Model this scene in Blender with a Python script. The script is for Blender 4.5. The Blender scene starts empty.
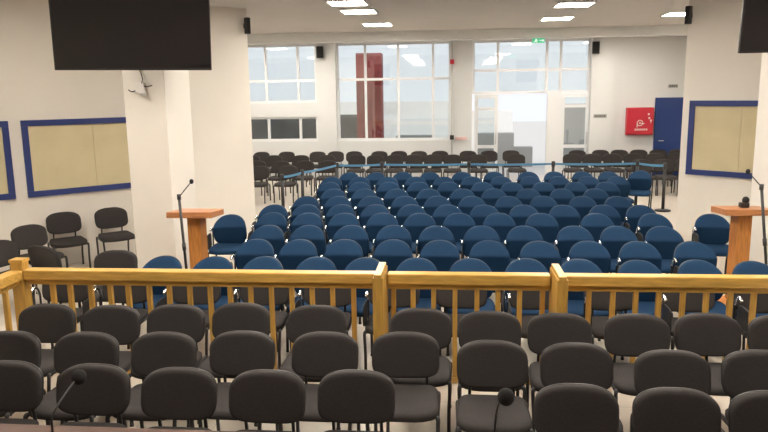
import bpy, bmesh, math, random
from mathutils import Vector, Matrix
random.seed(7)
C = bpy.context.scene.collection
PI = math.pi

# ------------------------------------------------------------------ camera
F, PITCH, YAW, ROLL, H = 700.0, 0.1761, 0.0964, -0.0141, 2.513
cy, sy = math.cos(YAW), math.sin(YAW)
FW = Vector((-sy*math.cos(PITCH), cy*math.cos(PITCH), -math.sin(PITCH)))
RT0 = Vector((cy, sy, 0)); UP0 = RT0.cross(FW)
RT = RT0*math.cos(ROLL) + UP0*math.sin(ROLL)
UP = UP0*math.cos(ROLL) - RT0*math.sin(ROLL)
CAM = Vector((0, 0, H))
cd = bpy.data.cameras.new('camera'); cam = bpy.data.objects.new('camera', cd); C.objects.link(cam)
cd.sensor_fit = 'HORIZONTAL'; cd.sensor_width = 36; cd.lens = F/768*36; cd.clip_end = 300
M = Matrix((RT, UP, -FW)).transposed().to_4x4(); M.translation = CAM
cam.matrix_world = M
bpy.context.scene.camera = cam

def ray(x, y): return FW + RT*((x-384)/F) + UP*((216-y)/F)
def atz(x, y, z):
    d = ray(x, y); return CAM + d*((z-H)/d.z)
def aty(x, y, Y):
    d = ray(x, y); return CAM + d*(Y/d.y)
def xat(x, Y, z):                       # X of the point on the line (Y, z) seen in picture column x
    a = RT*F - FW*(x-384)
    return -(a.y*Y + a.z*(z-H))/a.x

# ------------------------------------------------------------------ materials
def mat(name, col, rough=0.6, metal=0.0, noise=0.0, nscale=40.0, bump=0.0, bscale=200.0, emit=0.0, spec=0.5, dims=None):
    m = bpy.data.materials.new(name); m.use_nodes = True
    nt = m.node_tree; b = nt.nodes['Principled BSDF']
    b.inputs['Base Color'].default_value = (*col, 1); b.inputs['Roughness'].default_value = rough
    b.inputs['Metallic'].default_value = metal; b.inputs['Specular IOR Level'].default_value = spec
    tc = nt.nodes.new('ShaderNodeTexCoord')
    if noise:
        n = nt.nodes.new('ShaderNodeTexNoise'); n.inputs['Scale'].default_value = nscale; n.inputs['Detail'].default_value = 4
        if dims:
            mp = nt.nodes.new('ShaderNodeMapping'); mp.inputs['Scale'].default_value = dims
            nt.links.new(tc.outputs['Object'], mp.inputs['Vector']); nt.links.new(mp.outputs['Vector'], n.inputs['Vector'])
        else: nt.links.new(tc.outputs['Object'], n.inputs['Vector'])
        r = nt.nodes.new('ShaderNodeValToRGB')
        r.color_ramp.elements[0].position = .3; r.color_ramp.elements[1].position = .7
        r.color_ramp.elements[0].color = (*[max(0, c*(1-noise)) for c in col], 1)
        r.color_ramp.elements[1].color = (*[min(1, c*(1+noise)) for c in col], 1)
        nt.links.new(n.outputs['Fac'], r.inputs['Fac']); nt.links.new(r.outputs['Color'], b.inputs['Base Color'])
    if bump:
        n2 = nt.nodes.new('ShaderNodeTexNoise'); n2.inputs['Scale'].default_value = bscale; n2.inputs['Detail'].default_value = 2
        nt.links.new(tc.outputs['Object'], n2.inputs['Vector'])
        bp = nt.nodes.new('ShaderNodeBump'); bp.inputs['Strength'].default_value = bump; bp.inputs['Distance'].default_value = .004
        nt.links.new(n2.outputs['Fac'], bp.inputs['Height']); nt.links.new(bp.outputs['Normal'], b.inputs['Normal'])
    if emit:
        b.inputs['Emission Color'].default_value = (*col, 1); b.inputs['Emission Strength'].default_value = emit
    return m

def floor_mat():
    m = mat('floor_tiles', (.60, .54, .47), .32)
    nt = m.node_tree; b = nt.nodes['Principled BSDF']; tc = nt.nodes['Texture Coordinate']
    br = nt.nodes.new('ShaderNodeTexBrick'); br.offset = 0; br.squash = 1
    br.inputs['Color1'].default_value = (.62, .56, .485, 1); br.inputs['Color2'].default_value = (.585, .53, .465, 1)
    br.inputs['Mortar'].default_value = (.42, .38, .33, 1); br.inputs['Scale'].default_value = 1
    br.inputs['Mortar Size'].default_value = .004; br.inputs['Brick Width'].default_value = .6; br.inputs['Row Height'].default_value = .6
    nt.links.new(tc.outputs['Object'], br.inputs['Vector']); nt.links.new(br.outputs['Color'], b.inputs['Base Color'])
    return m

def glass_mat():
    m = bpy.data.materials.new('window_glass'); m.use_nodes = True; nt = m.node_tree
    for n in list(nt.nodes): nt.nodes.remove(n)
    o = nt.nodes.new('ShaderNodeOutputMaterial'); mx = nt.nodes.new('ShaderNodeMixShader')
    t = nt.nodes.new('ShaderNodeBsdfTransparent'); t.inputs['Color'].default_value = (.93, .96, .96, 1)
    g = nt.nodes.new('ShaderNodeBsdfGlossy'); g.inputs['Roughness'].default_value = .03; g.inputs['Color'].default_value = (1, 1, 1, 1)
    mx.inputs['Fac'].default_value = .10
    nt.links.new(t.outputs[0], mx.inputs[1]); nt.links.new(g.outputs[0], mx.inputs[2]); nt.links.new(mx.outputs[0], o.inputs['Surface'])
    return m

WALL = mat('wall_paint', (.77, .73, .67), .75, noise=.03, nscale=1.2, bump=.1, bscale=120)
WALLB = mat('wall_paint_back', (.725, .74, .745), .7, noise=.02, nscale=1.0)
CEIL = mat('ceiling_paint', (.60, .575, .55), .85, noise=.02, nscale=2)
FLOOR = floor_mat()
BLACK = mat('black_chair_fabric', (.040, .0355, .0350), .9, noise=.22, nscale=160, bump=.35, bscale=420, spec=.25)
BLUE = mat('blue_chair_fabric', (.0068, .0335, .083), .88, noise=.18, nscale=160, bump=.35, bscale=420, spec=.25)
PLAST = mat('black_plastic', (.022, .020, .020), .45)
STEELB = mat('black_steel', (.018, .017, .018), .38)
CHROME = mat('chrome', (.82, .83, .85), .22, metal=1.0)
PINE = mat('varnished_pine', (.58, .345, .082), .3, noise=.2, nscale=5, dims=(1, 8, 8))
PINED = mat('varnished_pine_upright', (.52, .30, .065), .4, noise=.18, nscale=5, dims=(10, 10, 1))
LECT = mat('lectern_beech', (.52, .21, .05), .4, noise=.22, nscale=6, dims=(9, 9, 1))
LECTT = mat('lectern_top_beech', (.48, .20, .08), .35, noise=.2, nscale=6, dims=(1, 9, 9))
DESK = mat('mahogany_desk', (.075, .030, .017), .5, noise=.3, nscale=6, dims=(1, 9, 9))
FRAMEB = mat('blue_frame_paint', (.022, .04, .17), .45)
BOARDP = mat('beige_board', (.60, .52, .33), .7, noise=.06, nscale=2)
TVB = mat('tv_bezel', (.02, .017, .018), .35)
TVS = mat('tv_screen', (.012, .010, .011), .04, spec=.6)
WHITEP = mat('white_plastic', (.78, .76, .72), .45)
FRAMEW = mat('white_window_frame', (.80, .82, .84), .4)
ALU = mat('grey_aluminium', (.55, .55, .54), .4, metal=.3)
RED = mat('red_paint', (.55, .02, .045), .4)
REDP = mat('red_brick_render', (.30, .055, .055), .8, noise=.2, nscale=8)
BDOOR = mat('blue_door_paint', (.012, .045, .20), .45)
SIGN = mat('exit_green', (.10, .55, .32), .4, emit=.45)
SIGNW = mat('exit_white', (.8, .95, .85), .4, emit=.8)
LAMP = mat('lamp_diffuser', (1, .915, .80), .5, emit=52)
GLASS = glass_mat()
BELT = mat('blue_belt', (.09, .27, .47), .5)
DARKX = mat('dark_exterior', (.10, .11, .115), .8, noise=.3, nscale=1.5)
WHITEX = mat('white_render_exterior', (.88, .88, .87), .8, noise=.03)
GREYX = mat('grey_exterior', (.36, .36, .35), .8, noise=.08)
PAVE = mat('outdoor_paving', (.62, .60, .58), .8, noise=.08)
FOAM = mat('black_foam', (.014, .013, .014), .95, bump=.6, bscale=300)
PINK = mat('pale_label', (.78, .52, .50), .6)

# ------------------------------------------------------------------ mesh helpers
def box(bm, c, s, bev=0.0, rot=None, seg=2):
    r = bmesh.ops.create_cube(bm, size=1.0); vs = r['verts']
    bmesh.ops.scale(bm, vec=s, verts=vs)
    if bev:
        es = list({e for v in vs for e in v.link_edges})
        rr = bmesh.ops.bevel(bm, geom=es, offset=bev, segments=seg, affect='EDGES', profile=.6)
        vs = list({v for f in rr['faces'] for v in f.verts} | {v for v in vs if v.is_valid})
    if rot is not None: bmesh.ops.rotate(bm, cent=(0, 0, 0), matrix=rot, verts=vs)
    bmesh.ops.translate(bm, vec=c, verts=vs)
    return vs
def span(bm, x0, x1, y0, y1, z0, z1, bev=0.0):
    return box(bm, ((x0+x1)/2, (y0+y1)/2, (z0+z1)/2), (abs(x1-x0), abs(y1-y0), abs(z1-z0)), bev)
def smooth_path(pts, n=5):
    P = [Vector(p) for p in pts]; out = []
    for i in range(len(P)-1):
        a = P[max(0, i-1)]; b = P[i]; c = P[i+1]; d = P[min(len(P)-1, i+2)]
        for k in range(n):
            t = k/n
            out.append(.5*((2*b)+(c-a)*t+(2*a-5*b+4*c-d)*t*t+(3*b-a-3*c+d)*t**3))
    out.append(P[-1]); return out
def tube(bm, pts, r, n=8, curve=0, flat=1.0):
    P = smooth_path(pts, curve) if curve else [Vector(p) for p in pts]
    rings = []; prev = None
    for i, p in enumerate(P):
        t = (P[min(i+1, len(P)-1)]-P[max(i-1, 0)]).normalized()
        if prev is None:
            a = Vector((1, 0, 0)) if abs(t.x) < .8 else Vector((0, 1, 0))
        else: a = prev
        a = (a-t*a.dot(t)).normalized(); b = t.cross(a); prev = a
        rr = r(i/(len(P)-1)) if callable(r) else r
        rings.append([bm.verts.new(p+a*math.cos(2*PI*k/n)*rr+b*math.sin(2*PI*k/n)*rr*flat) for k in range(n)])
    for i in range(len(rings)-1):
        for k in range(n):
            bm.faces.new((rings[i][k], rings[i][(k+1) % n], rings[i+1][(k+1) % n], rings[i+1][k]))
    bm.faces.new(rings[0][::-1]); bm.faces.new(rings[-1])
def lathe(bm, prof, c=(0, 0, 0), n=20):
    rings = []
    for r, z in prof:
        rings.append([bm.verts.new((c[0]+r*math.cos(2*PI*k/n), c[1]+r*math.sin(2*PI*k/n), c[2]+z)) for k in range(n)])
    for i in range(len(rings)-1):
        for k in range(n):
            bm.faces.new((rings[i][k], rings[i][(k+1) % n], rings[i+1][(k+1) % n], rings[i+1][k]))
    bm.faces.new(rings[0][::-1]); bm.faces.new(rings[-1])
def ball(bm, c, r, sz=1.0, seg=14):
    rr = bmesh.ops.create_uvsphere(bm, u_segments=seg, v_segments=seg//2+2, radius=r)
    bmesh.ops.scale(bm, vec=(1, 1, sz), verts=rr['verts']); bmesh.ops.translate(bm, vec=c, verts=rr['verts'])
def pad(bm, outline, mapf, th, round_=.12, fine=False):
    """closed cushion: outline = [(u,v)], mapf(u,v,d) -> point, d in [0,th]"""
    n = len(outline); cu = sum(p[0] for p in outline)/n; cv = sum(p[1] for p in outline)/n
    lay = [(.45, 0), (.8, 0), (1-round_*.35, th*.03), (1, th*.25), (1, th*.7), (1-round_*.25, th*.9), (1-round_*.7, th*.985)] + [(q, th) for q in ((.82, .74, .66, .58, .5, .42, .34, .26, .17, .08) if fine else (.68, .4))]
    rings = []
    for s, d in lay:
        rings.append([bm.verts.new(mapf(cu+(u-cu)*s, cv+(v-cv)*s, d)) for u, v in outline])
    for i in range(len(rings)-1):
        for k in range(n):
            bm.faces.new((rings[i][k], rings[i][(k+1) % n], rings[i+1][(k+1) % n], rings[i+1][k]))
    a = bm.verts.new(mapf(cu, cv, 0)); b = bm.verts.new(mapf(cu, cv, th))
    for k in range(n):
        bm.faces.new((a, rings[0][(k+1) % n], rings[0][k])); bm.faces.new((b, rings[-1][k], rings[-1][(k+1) % n]))
def superel(a, bt, bb, nt_, nb, n=36):
    out = []
    for k in range(n):
        t = 2*PI*(k+.5)/n; c, s = math.cos(t), math.sin(t); e = nt_ if s > 0 else nb; b = bt if s > 0 else bb
        out.append((a*math.copysign(abs(c)**(2/e), c), b*math.copysign(abs(s)**(2/e), s)))
    return out
def new(): return bmesh.new()
def obj(name, bm, m, parent=None, smooth=False):
    bmesh.ops.recalc_face_normals(bm, faces=bm.faces)
    me = bpy.data.meshes.new(name); bm.to_mesh(me); bm.free()
    me.materials.append(m)
    if smooth:
        for p in me.polygons: p.use_smooth = True
    o = bpy.data.objects.new(name, me); C.objects.link(o)
    if parent is not None: o.parent = parent
    return o
def tag(o, label, cat, group=None):
    o['label'] = label; o['category'] = cat
    if group: o['group'] = group
    return o
def thing(name, label, cat, loc=(0, 0, 0), rz=0.0, group=None):
    o = bpy.data.objects.new(name, None); C.objects.link(o); o.empty_display_size = .1
    o.location = loc; o.rotation_euler = (0, 0, rz)
    return tag(o, label, cat, group)
def struct(name, bm, m, parent=None):
    o = obj(name, bm, m, parent)
    if parent is None: o['kind'] = 'structure'
    return o
def sroot(name, loc=(0, 0, 0)):
    o = bpy.data.objects.new(name, None); C.objects.link(o); o['kind'] = 'structure'; o.location = loc; return o
def dup(root, loc, rz, label, group):
    r = root.copy(); C.objects.link(r); r.location = loc; r.rotation_euler = (0, 0, rz); r['label'] = label; r['group'] = group
    for ch in root.children:
        c = ch.copy(); C.objects.link(c); c.parent = r
        for g in ch.children:
            d = g.copy(); C.objects.link(d); d.parent = c
    return r
ORD = ['zeroth', 'first', 'second', 'third', 'fourth', 'fifth', 'sixth', 'seventh', 'eighth', 'ninth', 'tenth', 'eleventh', 'twelfth', 'thirteenth', 'fourteenth', 'fifteenth', 'sixteenth', 'seventeenth', 'eighteenth', 'nineteenth']
def nth(i, n):
    if i == 1: return 'leftmost'
    if i == n: return 'rightmost'
    return ORD[i]+' from the left'

# ------------------------------------------------------------------ room shell
YB, ZC = 20.75, 3.93
bm = new(); span(bm, -9.2, 9.2, -3.2, YB+.3, -.1, 0); struct('floor', bm, FLOOR)
bm = new(); span(bm, -9.2, 9.2, -3.2, YB+.3, ZC, ZC+.1); struct('ceiling', bm, CEIL)
bm = new(); span(bm, -9.2, 9.2, -3.2, -3.0, 0, ZC); struct('wall_front', bm, WALL)
bm = new(); span(bm, -9.2, -9.0, -3.0, YB, 0, ZC); struct('wall_outer_left', bm, WALL)
bm = new(); span(bm, 9.0, 9.2, -3.0, YB, 0, ZC); struct('wall_outer_right', bm, WALL)
# angled side walls, each ending at the opening of the hall
AL = math.radians(46); DL = Vector((math.sin(AL), math.cos(AL), 0)); NL = Vector((DL.y, -DL.x, 0))       # room side normal
PL = Vector((-5.28, 10.30, 0))
AR = math.radians(50); DR = Vector((-math.sin(AR), math.cos(AR), 0)); NR = Vector((-DR.y, DR.x, 0))
NR = Vector((-math.cos(AR), -math.sin(AR), 0))
PR = Vector((3.64, 11.56, 0))
EL = Vector((-3.47, 12.05, 0))
def slab(bm, p, d, n, s0, s1, z0, z1, d0, d1, bev=0):
    """box along wall direction d from s0 to s1, from depth d0 to d1 along n"""
    ang = math.atan2(d.y, d.x)
    c = p + d*((s0+s1)/2) + n*((d0+d1)/2); c.z = (z0+z1)/2
    box(bm, c, (abs(s1-s0), abs(d1-d0), z1-z0), bev, Matrix.Rotation(ang, 3, 'Z'))
bm = new(); slab(bm, EL, DL, NL, -7.6, 0, 0, ZC, -.25, 0); struct('wall_left', bm, WALL)
bm = new(); slab(bm, PR, DR, NR, -6.9, 0, 0, ZC, -.25, 0); struct('wall_right', bm, WALL)
# pillars carrying the televisions
YP = 8.6
bm = new(); span(bm, xat(127, YP, 2), xat(168, YP, 2), YP, YP+.85, 0, ZC, .008); struct('pillar', bm, WALL)
bm = new(); span(bm, xat(756, YP+.85, 2), xat(756, YP+.85, 2)+.56, YP, YP+.85, 0, ZC, .008); struct('pillar', bm, WALL)
# beam across the hall
bm = new(); span(bm, -9.0, 9.0, 17.2, 17.55, 3.705, ZC, .006); struct('ceiling_beam', bm, WALLB)

# ------------------------------------------------------------------ back facade
def fX(x, z): return xat(x, YB, z)
def fz(y, x=400): return aty(x, y, YB).z
zT, zTr, zM, zS, zL = fz(42, 390), fz(79.5, 390), fz(103, 300), fz(116.7, 300), fz(141, 350)
X_w1a, X_w1b = fX(236, 3), fX(316.5, 3)
X_w2a, X_w2b = fX(336, 3), fX(451, 3)
X_w3a, X_w3b = fX(472, 2.5), fX(590, 2.5)
bm = new()
span(bm, -9.2, X_w1a-4.2, YB, YB+.25, 0, ZC)
span(bm, -9.2, 9.2, YB, YB+.25, zT, ZC)                       # lintel
span(bm, X_w1a-4.2, X_w3a, YB, YB+.25, 0, zL)                 # sill wall
span(bm, X_w1a-4.2, X_w1b, YB, YB+.25, zS, zM)                # band between the two window rows
span(bm, X_w1b, X_w2a, YB-.10, YB+.25, 0, ZC)                 # column
span(bm, X_w2b, X_w3a, YB-.06, YB+.25, 0, ZC)                 # column with ribs
for k in (.25, .5, .75):
    xx = X_w2b + (X_w3a-X_w2b)*k; span(bm, xx-.02, xx+.02, YB-.085, YB-.05, 0, ZC)
span(bm, X_w3b, 9.2, YB, YB+.25, 0, ZC)
span(bm, X_w3b, fX(612, 2.5), YB-.14, YB, 0, ZC)              # column beside the entrance
struct('wall_back', bm, WALLB)

def window(name, x0, x1, z0, z1, mull, bars, extra=()):
    r = sroot(name, ((x0+x1)/2, YB+.12, z0)); ox, oz = (x0+x1)/2, z0
    b = new(); t = .035
    span(b, x0-ox, x0-ox+2*t, -.05, .05, 0, z1-oz); span(b, x1-ox-2*t, x1-ox, -.05, .05, 0, z1-oz)
    span(b, x0-ox+2*t, x1-ox-2*t, -.05, .05, 0, 2*t); span(b, x0-ox+2*t, x1-ox-2*t, -.05, .05, z1-oz-2*t, z1-oz)
    for m in mull: span(b, m-ox-t, m-ox+t, -.045, .045, 2*t, z1-oz-2*t)
    for q in bars: span(b, x0-ox+2*t, x1-ox-2*t, -.044, .044, q-oz-t, q-oz+t)
    obj('window_frame', b, FRAMEW, r)
    xs = [x0]+sorted(mull)+[x1]; zs = [z0]+sorted(bars)+[z1]
    for i in range(len(xs)-1):
        for j in range(len(zs)-1):
            g = new(); span(g, xs[i]-ox+.02, xs[i+1]-ox-.02, -.004, .004, zs[j]-oz+.02, zs[j+1]-oz-.02); obj('glass_pane', g, GLASS, r)
    return r
w1m = [fX(265.3, 3), fX(297.5, 3)]
w1m = [w1m[0]-1.0*k for k in (3, 2, 1)] + w1m
window('window_1', X_w1a-4.2, X_w1b, zM, zT, w1m, [fz(81, 280)])
window('window_2', X_w1a-4.2, X_w1b, zL, zS, [m+.02 for m in w1m], [])
window('window_3', X_w2a, X_w2b, zL, zT, [fX(365, 3), fX(398, 3), fX(433, 3)], [fz(79, 390)])

# entrance screen: transom glazing, an open bay and two glazed doors
zD = fz(93.5, 530)
window('window_4', X_w3a, X_w3b, zD, zT, [fX(498, 3), fX(547, 3), fX(561, 3)], [fz(70, 520)])
def glazed_door(name, xa, xb, bars):
    x0, x1 = fX(xa, 1.5), fX(xb, 1.5); w = x1-x0
    r = sroot(name, (x0, YB+.12, 0)); b = new(); t = .05
    span(b, 0, 2*t, -.05, .05, 0, zD-.02); span(b, w-2*t, w, -.05, .05, 0, zD-.02)
    span(b, 2*t, w-2*t, -.05, .05, zD-.12, zD-.02); span(b, 2*t, w-2*t, -.05, .05, 0, .16)
    for q in bars: span(b, 2*t, w-2*t, -.045, .045, q-.045, q+.045)
    obj('door_frame', b, FRAMEW, r)
    zs = [.08]+sorted(bars)+[zD-.06]
    for j in range(len(zs)-1):
        g = new(); span(g, t, w-t, -.005, .005, zs[j], zs[j+1]); obj('glass_pane', g, GLASS, r)
    h = new(); tube(h, [(w-.06, -.06, .95), (w-.06, -.11, .97), (w-.06, -.11, 1.25), (w-.06, -.06, 1.27)], .014, 8); obj('door_handle', h, ALU, r, True)
glazed_door('door_1', 474.5, 498, [fz(147, 487), fz(109, 487)])
glazed_door('door_2', 561, 589.5, [fz(146.5, 575), fz(106, 575)])
bm = new(); span(bm, fX(547, 1.5), fX(561, 1.5), YB+.02, YB+.22, 0, zD); struct('trim_1', bm, FRAMEW)
# blue door in the right back wall
x0, x1 = fX(655, 2), fX(684, 2)+.25; zt = fz(97.5, 668)
r = sroot('door_3', (x0, YB, 0)); w = x1-x0
b = new(); span(b, .07, w-.07, -.035, .0, 0.01, zt-.07); obj('door_leaf', b, BDOOR, r)
b = new(); span(b, 0, .07, -.06, 0, 0, zt); span(b, w-.07, w, -.06, 0, 0, zt); span(b, .07, w-.07, -.06, 0, zt-.07, zt); obj('door_frame', b, BDOOR, r)
b = new(); tube(b, [(.14, -.03, 1.02), (.14, -.08, 1.02), (.27, -.08, 1.02)], .012, 8); obj('door_handle', b, ALU, r, True)

# ------------------------------------------------------------------ outside, seen through the glass
bm = new(); span(bm, -30, 30, YB+.31, 60, -.25, -.12); struct('ground', bm, PAVE)
bm = new(); span(bm, -16, xat(362, 26, 1.5), 26, 26.4, -.12, aty(300, 112, 26).z); struct('exterior_dark_wall', bm, DARKX)
bm = new(); span(bm, xat(384, 27, 1.5), xat(513, 27, 2), 27, 27.5, -.12, aty(400, 112, 27).z); struct('exterior_white_wall', bm, WHITEX)
bm = new(); span(bm, -16, xat(452, 25, 3), 25, 25.3, aty(400, 114, 25).z, aty(400, 101.5, 25).z); struct('exterior_canopy', bm, WHITEX)
bm = new(); span(bm, xat(356, 22.2, 3), xat(381, 22.2, 3), 22.2, 22.9, -.12, aty(370, 53, 22.2).z, .01); struct('exterior_pillar', bm, REDP)
bm = new(); span(bm, xat(396, 26.2, 1), xat(433, 26.2, 1), 26.2, 26.9, -.12, aty(410, 136, 26.2).z, .01); struct('exterior_planter', bm, GREYX)
bm = new(); span(bm, xat(476, 24.5, 1), xat(514, 24.5, 1), 24.5, 24.9, -.12, aty(500, 133, 24.5).z, .01)
span(bm, xat(514, 24.5, 1), xat(533, 24.5, 1), 24.5, 24.9, -.12, aty(520, 147, 24.5).z, .01); struct('exterior_parapet', bm, GREYX)
bm = new(); span(bm, xat(556, 25, 2), xat(600, 25, 2), 25, 25.4, -.12, aty(575, 104, 25).z, .01); struct('exterior_grey_wall', bm, GREYX)

# ------------------------------------------------------------------ ceiling lights
def light(x, y, label, sx=.63, sy_=.66):
    t = thing('ceiling_light', label, 'ceiling light', (x, y, ZC), 0, 'square ceiling light panels')
    b = new(); a, c, f = sx/2, sy_/2, .03
    span(b, -a, a, -c, -c+f, -.02, 0); span(b, -a, a, c-f, c, -.02, 0); span(b, -a, -a+f, -c+f, c-f, -.02, 0); span(b, a-f, a, -c+f, c-f, -.02, 0)
    obj('light_frame', b, WHITEP, t)
    b = new(); span(b, -a+f, a-f, -c+f, c-f, -.014, -.002); obj('diffuser', b, LAMP, t)
for (px, py, lab) in ((347.5, 2.5, 'bright ceiling light panel cut by the top edge, nearest of the three at left'), (359, 11, 'bright ceiling light panel, middle of the three at left'),
                      (377.5, 24, 'bright ceiling light panel, farthest of the three at left'), (574, 4, 'bright ceiling light panel right of centre, near the top edge'),
                      (557, 18, 'bright ceiling light panel right of centre, the farther one'), (681, 13.5, 'bright ceiling light panel beside the right wall speaker')):
    p = atz(px, py, ZC); light(p.x, p.y, lab)
for x in (-5.6, -4.1, -1.7, 2.2, 4.4): light(x, 18.9, 'ceiling light panel behind the ceiling beam, near the windows')
for x, y in ((-5.6, 12.6), (-5.8, 15.2), (6.6, 12.6), (6.6, 15.2)): light(x, y, 'added fill light panel, hidden in the wide rear part of the hall')  # added panels hidden behind the angled walls, brightening the rear hall
for x, y in ((-5.0, 5.2), (-5.0, 7.4), (4.6, 6.2)): light(x, y, 'added fill light panel over the side of the front area, out of view')  # unseen panels added as fill for the side walls
for x in (-1.7, 2.0):
    for y in (2.9, 4.4, 5.9, 7.6, 9.4): light(x, y, 'added fill light panel over the front of the hall, out of view')  # unseen panels, freely placed and added to light the front chairs

# ------------------------------------------------------------------ chairs
def chair_parts(t, kind):
    fab = {'black': BLACK, 'blue': BLUE}[kind]
    # seat cushion, rounded front edge
    ol = superel(.236, .225, .225, 6.0, 4.6, 36)
    def ms(u, v, d):
        wv = 1-.04*(v/.225)
        z = .393+d - .018*max(0, (-v-.12)/.1)**2 + .012*max(0, (v-.05)/.17)**2 - .008*(1-(u/.238)**2)
        return (u*wv, v-.005, z)
    b = new(); pad(b, ol, ms, .058, .16); obj('seat', b, fab, t, True)
    b = new(); pad(b, [(u*.97, v*.97) for u, v in ol], lambda u, v, d: (u, v-.005, .376+d), .022, .1); obj('seat_shell', b, PLAST, t, True)
    if kind == 'black':
        ol = superel(.240, .122, .150, 3.6, 4.6, 44); zc = .676; lean = .20
        def my(u, v, dd):
            z = zc+v
            z += (.028 if v > 0 else .012)*(v/.14)*(1-(u/.24)**2)
            y = .205 + lean*(z-.47) - .30*u*u
            return y, z
        th = .045
    else:
        ol = superel(.230, .200, .205, 2.25, 3.8, 52); zc = .64; lean = -.20
        def my(u, v, dd):
            z = zc+v; k = max(0, z-.695)
            y = .215 + lean*(z-.47) - .28*u*u + 1.1*k
            return y, z
        th = .05
    def mb(u, v, d):
        y, z = my(u, v, d); return (u, y-d, z - d*.12)
    b = new(); pad(b, ol, mb, th, .14, True); obj('backrest', b, fab, t, True)
    def mbk(u, v, d):
        y, z = my(u, v, d); return (u, y+.016-d, z)
    b = new(); pad(b, [(u*.985, v*.985) for u, v in ol], mbk, .018, .08); obj('back_shell', b, PLAST, t, True)
    # steel frame
    b = new()
    for s in (-1, 1): tube(b, [(s*.228, -.205, .392), (s*.228, .215, .392)], .0125, 8, flat=1.3)
    for y in (-.15, .15): tube(b, [(-.228, y, .378), (.228, y, .378)], .011, 8)
    obj('seat_frame', b, STEELB, t, True)
    for s in (-1, 1):
        b = new(); tube(b, [(s*.228, -.185, .392), (s*.234, -.208, .375), (s*.226, -.222, .2), (s*.226, -.232, .012)], .0135, 8, 4, 1.25)
        tube(b, [(s*.226, -.232, 0), (s*.226, -.232, .02)], .017, 8); obj('leg', b, STEELB, t, True)
        b = new(); tube(b, [(s*.228, .205, .392), (s*.234, .222, .365), (s*.226, .24, .2), (s*.226, .25, .012)], .0135, 8, 4, 1.25)
        tube(b, [(s*.226, .25, 0), (s*.226, .25, .02)], .017, 8); obj('leg', b, STEELB, t, True)
        b = new(); tube(b, [(s*.15, .17, .385), (s*.15, .23, .395), (s*.15, .242, .44), (s*.15, my(.15, .53-zc, 0)[0]+.012, .55)], .011, 8, 4, 1.3); obj('back_post', b, STEELB, t, True)
def tablet_arm(t, s=-1):
    b = new(); tube(b, [(s*.228, .12, .39), (s*.238, .145, .44), (s*.239, .15, .58), (s*.239, .135, .615)], .011, 8, 4); a = obj('arm_tube', b, STEELB, t, True)
    b = new(); tube(b, [(s*.239, .14, .60), (s*.239, .11, .665), (s*.24, .06, .688), (s*.24, .01, .665)], .0155, 8, 4); obj('arm_hinge', b, CHROME, a, True)
    b = new(); pad(b, superel(.105, .13, .13, 4, 4, 24), lambda u, v, d: (s*(.238+d), -.06+v, .53+u), .012, .1); obj('writing_tablet', b, PLAST, a, True)
protos = {}
LOCS = {}
def proto(kind, arms):
    k = (kind, arms)
    if k not in protos:
        t = thing('auditorium_chair' if kind == 'blue' else 'conference_chair', '', 'chair')
        chair_parts(t, kind)
        if arms: tablet_arm(t)
        protos[k] = [t, False]
    return protos[k]
BTOP = {'black': (.273, .82), 'blue': (.27, .84)}     # y offset of the top of the back, its height
def chair(kind, bx, by, rz, label, group, arms=False):
    """bx, by: floor point below the top of the backrest"""
    off = BTOP[kind][0]
    loc = (bx + math.sin(rz)*off, by - math.cos(rz)*off, 0)
    p = proto(kind, arms)
    if not p[1]:
        t = p[0]; t.location = loc; t.rotation_euler = (0, 0, rz); t['label'] = label; t['group'] = group; p[1] = True
        return t
    return dup(p[0], loc, rz, label, group)
def jr(a=.035): return random.uniform(-a, a)

def relax(X, gap):
    X = list(X)
    for _ in range(200):
        for i in range(len(X)-1):
            d = X[i+1]-X[i]
            if d < gap: X[i] -= (gap-d)/2; X[i+1] += (gap-d)/2
    return X
# three black rows in front of the wooden rail
front = {'nearest': ([(14, 358.5), (99, 361.5), (183.5, 365), (270.5, 367.5), (358, 367.5), (574, 381), (672.5, 385), (768, 388)], None),
         'second': ([(12, 331), (89, 332), (166, 332), (244, 331), (326, 332), (406, 332), (492, 340.4), (575.6, 343), (670.6, 350), (758, 350)], None),
         'third': ([(48, 304.4), (113.5, 305.8), (177, 305), (240, 303.5), (317, 305.8), (421, 309), (490, 312), (559, 314), (636.5, 314.7), (709, 314), (779, 316)], None)}
for nm, (pts, _) in front.items():
    Q = [atz(x, y, .82) for x, y in pts]
    RX_ = relax([q.x for q in Q], .525)
    for i, p in enumerate(Q):
        d = 'black fabric chair, %s in the %s' % (nth(i+1, len(pts)), {'nearest': 'nearest row, at the bottom edge', 'second': 'second row from the bottom', 'third': 'third row, right before the wooden rail'}[nm])
        chair('black', RX_[i], p.y + {'nearest': -.04, 'second': 0, 'third': .02}[nm], jr(.015), d, 'black chairs in front of the rail')
# black row with chrome arms right behind the rail
xs0 = [70, 130, 199, 267, 330, 395, 461, 533, 609, 684, 757]
for i, x in enumerate(relax([xat(x, 6.40, .6) for x in xs0], .55)):
    chair('black', x, 6.40, jr(.01), 'black chair with chrome arm behind the rail balusters, %s of that row' % nth(i+1, len(xs0)), 'black chairs just behind the rail', True)
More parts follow.
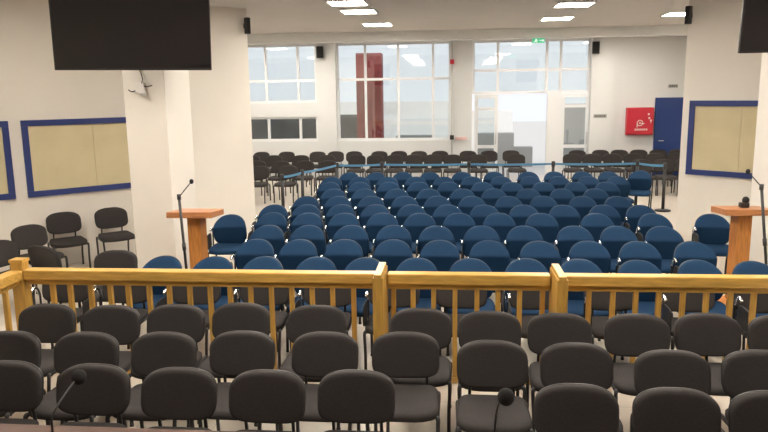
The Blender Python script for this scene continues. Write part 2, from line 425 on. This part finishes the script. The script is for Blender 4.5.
# blue block
RY = [None, 6.93, 7.80, 8.68, 9.60, 10.34, 11.20, 12.05, 12.95, 13.80, 14.62]
TOPY = [None, 258, 240, 226, 213, 204.6, 196, 189, 182.5, 177, 170]
rows = {1: [165, 215, 265, 317.5, 366, 417, 470, 526, 579, 638, 697, 752],
        2: [257, 300, 345, 393.5, 440, 489, 539, 588, 638, 692],
        3: [269, 309, 352, 394, 436.5, 481.5, 524, 574, 617, 662],
        4: [273, 308.5, 344.6, 383, 420, 459, 499, 541, 596, 653],
        5: [275, 307, 342, 376, 412, 448, 484.6, 523.5, 563, 603, 640],
        6: [307, 339, 371.7, 405, 437.7, 472, 508.5, 543, 582, 617],
        7: [334, 365, 397, 429, 462.7, 494, 528, 561.7, 595],
        8: [330, 360, 389, 419, 449, 482.5, 512, 543, 575, 606],
        9: [332, 360, 388, 416, 444, 472, 501, 530, 558.5, 588, 617],
        10: [350, 376, 403, 430, 462, 494, 528, 554, 582, 608]}
rown = lambda k, n: 'front' if k == 1 else ('rearmost' if k == n else ORD[k])
for k, xs in rows.items():
    YY = [RY[k] + jr(.02) for x in xs]
    for i, x in enumerate(relax([xat(x, Y, .84) for x, Y in zip(xs, YY)], .505)):
        Y = YY[i]
        chair('blue', x, Y, jr(.025), 'blue padded chair, %s in the %s blue row' % (nth(i+1, len(xs)), rown(k, 10)), 'blue chairs in the audience block', True)
p = atz(231, 214.5, .84); chair('blue', p.x, p.y, .10, 'blue padded chair alone beside the left lectern', 'blue chairs at the sides', True)
p = atz(711, 214, .84); chair('blue', p.x, p.y, -.1, 'blue padded chair alone beside the right lectern', 'blue chairs at the sides', True)
p = aty(641, 171, 15.9-.9); chair('blue', xat(641, 14.75, .84), 14.75, -.35, 'blue chair turned sideways by the right barrier post', 'blue chairs at the sides', True)
# black chair in line with the first blue row, and the group along the left wall
p = atz(117, 250, .82); chair('black', p.x, p.y, .05, 'black chair in front of the left pillar, left of the front blue row', 'black chairs by the left wall')
for x, y, a, d in ((109.5, 207.5, 40, 'black chair under the right part of the big left board, next to the pillar'), (62, 212, 40, 'black chair under the left part of the big left board'),
                   (26, 225, 62, 'black chair turned sideways, third from the pillar along the left wall'), (-5, 241, 75, 'black chair at the left edge under the cropped board')):
    p = atz(x, y, .82); chair('black', p.x, p.y, math.radians(a), d, 'black chairs by the left wall')
p = atz(40, 244, .82); chair('black', p.x+.05, p.y-.1, math.radians(160), 'black chair turned away, its back to the rail corner post', 'black chairs by the left wall')
# black chairs at the back of the hall
back = {20.12: ('rear', [(262, 0), (287, 0), (318, 0), (336, 0), (354.5, 0), (379.6, 0), (399, 0), (419, 0), (440, 0), (468, 0), (489, 0), (511, 0), (577, 0), (600.6, 0), (620, 0), (639, 0), (657, 0), (676, 0)]),
        18.95: ('middle', [(252, 0), (274, 0), (301, 0), (327, 0), (357, 0), (376, 0), (395, 0), (414, 0), (433, 0), (452, 0), (478, 0), (516, 0), (572, 0), (592, 0), (612, 0), (633, 0), (655, 0), (676, 0)]),
        17.4: ('front', [(257, 0), (281, 0), (305, 0), (328, 0), (643, 0), (663, 0), (684, 0)]),
        16.2: ('nearest', [(260, 0), (288, 0)])}
for Y, (nm, xs) in back.items():
    YY = [Y + jr(.05) for x in xs]
    for i, x in enumerate(relax([xat(x[0], y, .82) for x, y in zip(xs, YY)], .52)):
        yy = YY[i]
        chair('black', x, yy, jr(.03), 'black chair by the back windows, %s of the %s row there' % (nth(i+1, len(xs)), nm), 'black chairs at the back of the hall')

# ------------------------------------------------------------------ wooden rail
YR, ZR = 5.80, .985
g = 'sections of the wooden rail'
def railing(name, label, x0, x1, bal, posts):
    t = thing(name, label, 'railing', (x0, YR, 0), 0, g); w = x1-x0
    b = new(); box(b, (w/2, 0, ZR-.045), (w, .12, .09), .012); obj('top_rail', b, PINE, t)
    b = new(); box(b, (w/2, 0, ZR-.115), (w, .05, .05), .004); obj('under_rail', b, PINE, t)
    b = new(); box(b, (w/2, 0, .03), (w, .06, .05), .006); obj('bottom_rail', b, PINE, t)
    for x in bal:
        b = new(); box(b, (x-x0, 0, .4725), (.04, .04, .835), .004); obj('baluster', b, PINED, t)
    for (px, wd, y0, y1, h) in posts:
        b = new(); box(b, (px-x0, (y0+y1)/2-YR, h/2), (wd, y1-y0, h), .006); q = obj('post', b, PINED, t)
        b = new(); box(b, (px-x0, (y0+y1)/2-YR, h+.012), (wd*.72 if y1-y0 > .2 else wd+.02, y1-y0+.006, .03), .006); obj('post_cap', b, PINE, q)
rx = lambda x, z=.8: xat(x, YR, z)
c0 = rx(22); pA = rx(382, .95); pB = rx(556, .95)
BL = [52.5, 70, 90.6, 110, 128, 149, 169, 189.5, 210, 230, 250.5, 271.3, 291.6, 312, 332.5, 353.5]
railing('wooden_railing', 'pine balustrade section, long left one between the corner post and the first gate post', c0+.06, pA-.045, [rx(x, .85) for x in BL],
        [(c0, .11, YR-.055, YR+.055, 1.05), (pA, .085, YR-.36, YR+.08, 1.03)])
railing('wooden_railing', 'pine balustrade section, short gate in the middle between the two gate posts', pA+.05, pB-.05, [rx(x, .85) for x in (393.5, 413, 433.6, 455, 477, 498, 519.7, 542.6)], [])
railing('wooden_railing', 'pine balustrade section, right of the second gate post and cut by the picture edge', pB+.045, rx(830), [rx(x, .85) for x in (589, 613, 636, 659, 683, 706.5, 730.6, 754, 778, 802)],
        [(pB, .085, YR-.36, YR+.08, 1.03)])
# short return toward the front at the left corner
t = thing('wooden_railing', 'pine balustrade return running from the corner post toward the left foreground', 'railing', (c0, YR, 0), 0, g)
L = 1.9
b = new(); box(b, (0, -.06-L/2, ZR-.045), (.12, L, .09), .012); obj('top_rail', b, PINE, t)
b = new(); box(b, (0, -.06-L/2, ZR-.115), (.05, L, .05), .004); obj('under_rail', b, PINE, t)
b = new(); box(b, (0, -.06-L/2, .03), (.06, L, .05), .006); obj('bottom_rail', b, PINE, t)
for k in range(10):
    b = new(); box(b, (0, -.24-k*.175, .4725), (.04, .04, .835), .004); obj('baluster', b, PINED, t)

# ------------------------------------------------------------------ foreground desk and its microphones
t = thing('courtroom_desk', 'dark reddish wooden desk edge in the bottom left corner', 'desk', (-1.3, 2.66, 0))
b = new(); box(b, (0, 0, .98), (3.0, .46, .04), .008); obj('desktop', b, DESK, t)
b = new(); box(b, (0, .17, .48), (2.9, .03, .96), .004); obj('front_panel', b, DESK, t)
for s in (-1, 1):
    b = new(); box(b, (s*1.42, -.03, .48), (.04, .36, .96), .004); obj('side_panel', b, DESK, t)
t = thing('courtroom_desk', 'second dark wooden desk below the bottom right edge', 'desk', (1.75, 2.5, 0), -.0)
b = new(); box(b, (0, 0, .98), (2.9, .46, .04), .008); obj('desktop', b, DESK, t)
b = new(); box(b, (0, .17, .48), (2.8, .03, .96), .004); obj('front_panel', b, DESK, t)
for s in (-1, 1):
    b = new(); box(b, (s*1.37, -.03, .48), (.04, .36, .96), .004); obj('side_panel', b, DESK, t)
def desk_mic(hx, hy, Y, bx, by_, label, dz=1.0):
    hp = aty(hx, hy, Y); bp = Vector((bx, by_, dz))
    t = thing('desk_microphone', label, 'microphone', bp, 0, 'gooseneck microphones on the desks')
    b = new(); lathe(b, [(.055, 0), (.058, .008), (.05, .022), (.02, .026)]); obj('base', b, PLAST, t, True)
    h = hp-bp
    b = new(); tube(b, [(0, 0, .02), (0, 0, .12), (h.x*.25, h.y*.3, h.z*.72), (h.x*.85, h.y*.9, h.z*.98)], .005, 8, 5); obj('gooseneck', b, STEELB, t, True)
    b = new(); ball(b, h, .034, 1.05); obj('windscreen', b, FOAM, t, True)
q = atz(72, 428, 1.0)
desk_mic(79, 377, 2.9, q.x, 2.72, 'black gooseneck microphone with foam ball in the bottom left')
q = atz(494, 446, 1.0)
desk_mic(506, 397, 2.62, q.x, q.y-.05, 'black gooseneck microphone with foam ball at the bottom centre')

# ------------------------------------------------------------------ lecterns, microphone stands
def lectern(cx, cyy, label):
    t = thing('lectern', label, 'lectern', (cx, cyy, 0), 0, 'wooden lecterns')
    b = new(); box(b, (0, 0, .02), (.46, .42, .04), .006); obj('base', b, LECT, t)
    b = new(); box(b, (0, .02, .56), (.155, .22, 1.05), .005); obj('column', b, LECT, t)
    b = new(); box(b, (0, 0, 1.11), (.54, .46, .07), .006, None); bmesh.ops.rotate(b, cent=(0, 0, 1.11), matrix=Matrix.Rotation(-.07, 3, 'X'), verts=b.verts); obj('reading_top', b, LECTT, t)
    return t
p = atz(195.5, 210, 1.15); LX, LY = p.x, p.y
lectern(LX, LY, 'orange wooden T shaped lectern in front of the left pillar')
p = atz(741, 208, 1.15); RX, RYY = p.x+.04, p.y+.05
lectern(RX, RYY, 'orange wooden T shaped lectern by the right picture edge')
# small dark device standing on the right lectern
q = aty(744, 205, RYY)
t = thing('table_microphone', 'small dark microphone lying on top of the right lectern', 'microphone', (q.x, RYY, 1.147))
b = new(); box(b, (0, 0, .03), (.10, .08, .06), .015); obj('body', b, PLAST, t)
b = new(); ball(b, (.015, 0, .085), .04, 1.1); obj('windscreen', b, FOAM, t, True)
def mic_stand(x, Y, ztop, head, label):
    X = xat(x+7.5, Y, .35); xt = xat(x-2.5, Y, ztop)-X
    t = thing('microphone_stand', label, 'microphone stand', (X, Y, 0), 0, 'black microphone stands')
    b = new(); lathe(b, [(.13, 0), (.13, .015), (.10, .03), (.02, .04)], n=24); obj('base', b, STEELB, t, True)
    b = new(); tube(b, [(0, 0, .03), (xt, 0, ztop)], .016, 10); obj('pole', b, STEELB, t, True)
    b = new(); tube(b, [(xt*.55, 0, ztop*.55), (xt*.6, 0, ztop*.55+.08)], .022, 10); obj('clutch', b, PLAST, t, True)
    b = new(); tube(b, [(xt, 0, ztop-.03), (xt, 0, ztop+.03)], .023, 10); obj('swivel', b, PLAST, t, True)
    h = head-Vector((X, Y, 0))
    b = new(); tube(b, [(xt, 0, ztop), (xt+(h.x-xt)*.9, h.y*.9, ztop+(h.z-ztop)*.9)], .0065, 8); obj('boom', b, STEELB, t, True)
    b = new(); ball(b, h, .024, 1.2); obj('microphone_head', b, FOAM, t, True)
Y = LY-.42
mic_stand(181.5, Y, aty(179, 197, Y).z, aty(191.5, 181.5, Y+.05), 'black microphone stand in front of the left lectern')
Y = RYY-.42
mic_stand(764, Y, aty(767, 187, Y).z, aty(748, 171.5, Y+.05), 'black microphone stand at the right edge by the right lectern')

# ------------------------------------------------------------------ televisions
def television(pa, Ya, pb, wd, yaw, label):
    A = aty(pa[0], pa[1], Ya)
    if pb:                                   # lower right corner at the same height
        d = ray(*pb); B = CAM + d*((A.z-H)/d.z); w = (B-A).xy.length; yaw = math.atan2(B.y-A.y, B.x-A.x)
    else:
        w = wd; B = A + Vector((math.cos(yaw), math.sin(yaw), 0))*w
    h = w*.565; m = (A+B)/2
    t = thing('television', label, 'television', m, 0, 'wall televisions'); t.rotation_euler = (math.radians(6.5), 0, yaw)
    b = new(); box(b, (0, .03, h/2), (w, .05, h), .008); obj('casing', b, TVB, t)
    b = new(); box(b, (0, .002, h/2+.006), (w-.03, .006, h-.045), .001); obj('screen', b, TVS, t)
    b = new(); box(b, (.1, .09, h*.45), (.5, .08, .4), .01); box(b, (.1, .38, h*.45), (.09, .54, .09), .005); obj('wall_bracket', b, STEELB, t)
    return t
television((54.8, 70.3), 7.55, (212, 70.3), 0, 0, 'large black television on the left pillar')
television((738.5, 53.5), 7.95, None, 1.84, -.12, 'large black television cropped at the upper right corner')
# cable outlet on the left pillar under the television
q = aty(141, 88, YP)
t = thing('cable_outlet', 'white cable outlet with loose cables on the left pillar under the television', 'cable outlet', (q.x, YP, q.z))
b = new(); box(b, (0, -.02, 0), (.13, .04, .13), .01); obj('outlet_box', b, WHITEP, t)
b = new(); tube(b, [(.02, -.03, .05), (.05, -.05, .1), (.03, -.03, .17), (.0, -.02, .24)], .006, 6, 4); obj('cable', b, PLAST, t, True)
b = new(); tube(b, [(-.05, -.03, -.03), (-.10, -.05, -.045), (-.15, -.03, -.02)], .007, 6, 4); obj('cable', b, PLAST, t, True)
b = new(); tube(b, [(.05, -.03, .02), (.10, -.05, .015), (.16, -.03, .03)], .008, 6, 4); obj('cable', b, PLAST, t, True)
b = new(); box(b, (.045, -.035, -.075), (.07, .05, .035), .008); obj('plug', b, ALU, t)

# ------------------------------------------------------------------ boards in blue frames on the angled walls
def hitw(x, y, P, n):
    d = ray(x, y); return CAM + d*((P-CAM).dot(n)/d.dot(n))
def board(P, d, n, s0, s1, z0, z1, label, split):
    o = P + d*((s0+s1)/2); o.z = z0
    ang = math.atan2(d.y, d.x)
    flip = 1 if n.dot(Vector((-math.sin(ang), math.cos(ang), 0))) > 0 else -1
    t = thing('notice_board', label, 'notice board', o, ang, 'blue framed boards'); w = abs(s1-s0); h = z1-z0; f = .085
    Yc = flip*.022
    b = new(); box(b, (0, Yc, f/2), (w, .044, f), .004); box(b, (0, Yc, h-f/2), (w, .044, f), .004)
    box(b, (-w/2+f/2, Yc, h/2), (f, .044, h-2*f), .004); box(b, (w/2-f/2, Yc, h/2), (f, .044, h-2*f), .004); obj('board_frame', b, FRAMEB, t)
    for k in range(split):
        ww = (w-2*f)/split
        b = new(); box(b, (-w/2+f+ww*(k+.5), flip*.012, h/2), (ww-.004, .02, h-2*f), .001); obj('board_panel', b, BOARDP, t)
def sd(x, y, P, d, n):
    q = hitw(x, y, P, n); return (q-P).dot(d), q.z
s0, z1 = sd(20.5, 120.5, EL, DL, NL); s0b, z0 = sd(27.5, 197.5, EL, DL, NL); s0 = (s0+s0b)/2
board(EL, DL, NL, s0, s0+1.95, z0, z1, 'wide beige notice board in a blue frame left of the pillar', 2)
s1, _ = sd(11.5, 160, EL, DL, NL)
board(EL, DL, NL, s1-1.95, s1, z0, z1, 'blue framed board cropped at the left picture edge', 2)
s0, z1 = sd(690, 100.5, PR, DR, NR); s0b, z0 = sd(687, 174, PR, DR, NR); s0 = (s0+s0b)/2
board(PR, DR, NR, s0-1.55, s0, z0, z1, 'beige notice board in a blue frame on the right wall', 2)

# ------------------------------------------------------------------ loudspeakers
def speaker(loc, rz, label, w=.17, h=.30, dp=.16):
    t = thing('wall_speaker', label, 'speaker', loc, rz, 'small black wall speakers')
    b = new(); box(b, (0, -dp/2-.05, 0), (w, dp, h), .015); obj('cabinet', b, PLAST, t)
    b = new(); box(b, (0, -dp-.055, 0), (w-.03, .012, h-.03), .004); obj('grille', b, FOAM, t)
    b = new(); box(b, (0, -.03, 0), (.05, .06, .08), .005); obj('bracket', b, STEELB, t)
q = aty(246.5, 26, 12.0); speaker((EL.x-.03, EL.y-.03, q.z), math.radians(46), 'black speaker on the edge of the left wall, near the ceiling', .085, .27, .085)
q = aty(687, 16, 11.6); speaker((PR.x+.03, PR.y-.03, q.z), math.radians(-40), 'black speaker on the edge of the right wall, near the ceiling', .085, .27, .085)
q = aty(319, 52.5, YB-.1); speaker((q.x, YB-.1, q.z), .3, 'black speaker on the white column between the left windows', .2, .33, .2)
q = aty(596, 48, YB-.14); speaker((q.x, YB-.14, q.z), -.2, 'black speaker on the white column right of the entrance', .2, .33, .2)

# ------------------------------------------------------------------ fittings on the back wall
# fire hose cabinet
x0, x1 = fX(626, 2), fX(652.5, 2); z0, z1 = fz(134.5, 640), fz(107.5, 640); w, h = x1-x0, z1-z0
t = thing('fire_hose_cabinet', 'red fire hose cabinet with white symbols left of the blue door', 'fire hose cabinet', ((x0+x1)/2, YB-.005, z0))
b = new(); box(b, (0, -.09, h/2), (w, .18, h), .008); obj('cabinet_body', b, RED, t)
b = new(); box(b, (0, -.19, h/2), (w-.05, .02, h-.05), .006); d_ = obj('cabinet_door', b, RED, t)
b = new(); tube(b, [(.28, -.205, h*.5), (.28, -.225, h*.5), (.28, -.225, h*.42)], .012, 8); obj('door_handle', b, ALU, d_, True)
b = new()
for k in range(14):          # coiled hose pictogram
    a0 = 2*PI*k/14
    box(b, (-.01+.075*math.cos(a0), -.203, h*.44+.075*math.sin(a0)), (.036, .006, .02), 0, Matrix.Rotation(-a0+PI/2, 3, 'Y'))
box(b, (.07, -.203, h*.42), (.09, .006, .022)); box(b, (-.085, -.203, h*.36), (.02, .006, .13))
box(b, (-.01, -.203, h*.44), (.04, .006, .04))
obj('hose_symbol', b, WHITEP, d_)
for (xx, zz) in ((.24, .62), (.29, .53), (.22, .76)):
    b = new(); box(b, (xx, -.203, h*zz), (.05, .006, .05)); obj('square_mark', b, WHITEP, d_)
b = new()
for k in range(7): box(b, (-.13+k*.052, -.203, h*.2), (.036, .006, .05))
obj('lettering', b, WHITEP, d_)
# plates
q = aty(600, 116, YB-.14)
t = thing('wall_plaque', 'small dark plaque on the white column right of the entrance', 'sign', (q.x, YB-.14, q.z))
b = new(); box(b, (0, -.01, 0), (.36, .02, .1), .003); obj('plate', b, GREYX, t)
b = new()
for k in range(5): box(b, (-.12+k*.06, -.022, 0), (.04, .004, .035))
obj('marking', b, PLAST, t)
q = aty(673, 86, YB)
t = thing('door_sign', 'small grey sign on the wall above the blue door', 'sign', (q.x, YB, q.z))
b = new(); box(b, (0, -.012, 0), (.26, .024, .09), .003); obj('plate', b, GREYX, t)
b = new()
for k in range(4): box(b, (-.08+k*.053, -.026, 0), (.034, .004, .035))
obj('marking', b, PLAST, t)
# exit sign under the beam
q = aty(538.5, 40.5, 17.08)
t = thing('exit_sign', 'green lit exit sign hanging under the ceiling beam', 'exit sign', (q.x, 17.1, q.z)); t.scale = (.95, 1, .8)
b = new(); box(b, (0, 0, 0), (.30, .04, .14), .006); obj('sign_box', b, SIGN, t)
b = new(); box(b, (-.06, -.023, .035), (.024, .005, .024)); box(b, (-.065, -.023, .0), (.02, .005, .05), 0, Matrix.Rotation(.35, 3, 'Y'))
box(b, (-.09, -.023, -.035), (.05, .005, .014), 0, Matrix.Rotation(-.5, 3, 'Y')); box(b, (-.045, -.023, -.035), (.045, .005, .014), 0, Matrix.Rotation(.9, 3, 'Y'))
box(b, (-.04, -.023, .012), (.05, .005, .012), 0, Matrix.Rotation(.3, 3, 'Y'))
box(b, (.07, -.023, 0), (.08, .005, .018)); box(b, (.115, -.023, .012), (.045, .005, .016), 0, Matrix.Rotation(.7, 3, 'Y')); box(b, (.115, -.023, -.012), (.045, .005, .016), 0, Matrix.Rotation(-.7, 3, 'Y'))
obj('running_figure', b, SIGNW, t)
b = new()
for s in (-1, 1): tube(b, [(s*.12, 0, .06), (s*.12, .13, 3.72-q.z)], .006, 6)
obj('hanger', b, ALU, t)
# riser pipe with alarm fittings
X = fX(452, 2.5); zt = fz(37, 452)
t = thing('riser_pipe', 'thin grey riser pipe with red alarm on the ribbed white column', 'pipe', (X, YB-.12, 0))
b = new(); tube(b, [(0, 0, .05), (0, 0, zt)], .02, 8); obj('pipe', b, ALU, t, True)
for z_, m_, s_ in ((fz(62, 452), RED, .12), (zt-.02, PLAST, .1), (fz(137, 452), PLAST, .12)):
    b = new(); box(b, (0, -.03, z_), (s_, .1, s_*1.1), .015); obj('alarm_bell' if m_ is RED else 'junction_box', b, m_, t)
q = aty(461, 138.5, YB-.09)
t = thing('wall_label', 'pale pink strip beside the foot of the riser pipe', 'sign', (q.x, YB-.085, q.z))
b = new(); box(b, (0, -.006, 0), (.34, .012, .09), .002); obj('strip', b, PINK, t)

# ------------------------------------------------------------------ belt barrier round the blue chairs
posts = [(282, 176.5), (302, 172), (337, 165), (382, 164), (469, 163.6), (553, 163), (638, 163)]
PP = [atz(x, y, .95) for x, y in posts]
for i in (3, 4, 5, 6): PP[i].y = 15.22
PP[2] = Vector((xat(337, 15.1, .95), 15.1, .95))
c = Vector((xat(663, 14.9, .95), 14.75, .95)); PP.append(c)
e = Vector((xat(650, 14.2, .95), 14.2, .95)); 
pn = ['black barrier post with blue belt, nearest on the left side', 'black barrier post with blue belt, second on the left side', 'black barrier post with blue belt at the rear left corner',
      'black barrier post with blue belt, first along the rear from the left', 'black barrier post with blue belt, in the middle of the rear line', 'black barrier post with blue belt, before the open entrance', 'black barrier post with blue belt, right end of the rear line',
      'black barrier post on a round base by the right wall edge']
for i, P_ in enumerate(PP):
    t = thing('barrier_post', pn[i], 'barrier post', (P_.x, P_.y, 0), 0, 'belt barrier posts')
    b = new(); lathe(b, [(.16, 0), (.16, .02), (.12, .035), (.03, .045)], n=24); obj('base', b, STEELB, t, True)
    b = new(); lathe(b, [(.032, .04), (.032, .90)], n=14); obj('pole', b, STEELB, t, True)
    b = new(); lathe(b, [(.038, .88), (.04, .89), (.04, .985), (.03, .995)], n=14); obj('belt_head', b, PLAST, t, True)
    if i < len(PP)-1:
        d = PP[i+1]-P_; n = Vector((-d.y, d.x, 0)).normalized()*.004; L_ = d.length; u = d.normalized()
        b = new(); vs = []
        N = 8
        for k in range(N+1):
            p_ = u*(.04+(L_-.08)*k/N); sag = -.012*(1-(2*k/N-1)**2)
            vs.append([b.verts.new((p_.x+n.x*s, p_.y+n.y*s, .935+sag+z)) for s, z in ((1, -.022), (-1, -.022), (-1, .022), (1, .022))])
        for k in range(N):
            for j in range(4): b.faces.new((vs[k][j], vs[k][(j+1) % 4], vs[k+1][(j+1) % 4], vs[k+1][j]))
        b.faces.new(vs[0]); b.faces.new(vs[-1][::-1])
        obj('belt', b, BELT, t)

# ------------------------------------------------------------------ daylight, view
w = bpy.data.worlds.new('world'); bpy.context.scene.world = w; w.use_nodes = True
bg = w.node_tree.nodes['Background']; bg.inputs['Color'].default_value = (.92, .95, 1.0, 1); bg.inputs['Strength'].default_value = 1.05
sd_ = bpy.data.lights.new('sun', 'SUN'); sd_.energy = 1.7; sd_.angle = .2; sd_.color = (1, .96, .9)
so = bpy.data.objects.new('sun', sd_); C.objects.link(so); so.rotation_euler = (math.radians(48), 0, math.radians(-12))
sc = bpy.context.scene
sc.view_settings.view_transform = 'Standard'; sc.view_settings.look = 'None'; sc.view_settings.gamma = 1; sc.view_settings.use_curve_mapping = False
sc.view_settings.exposure = 0.0
sc.cycles.max_bounces = 10; sc.cycles.diffuse_bounces = 5
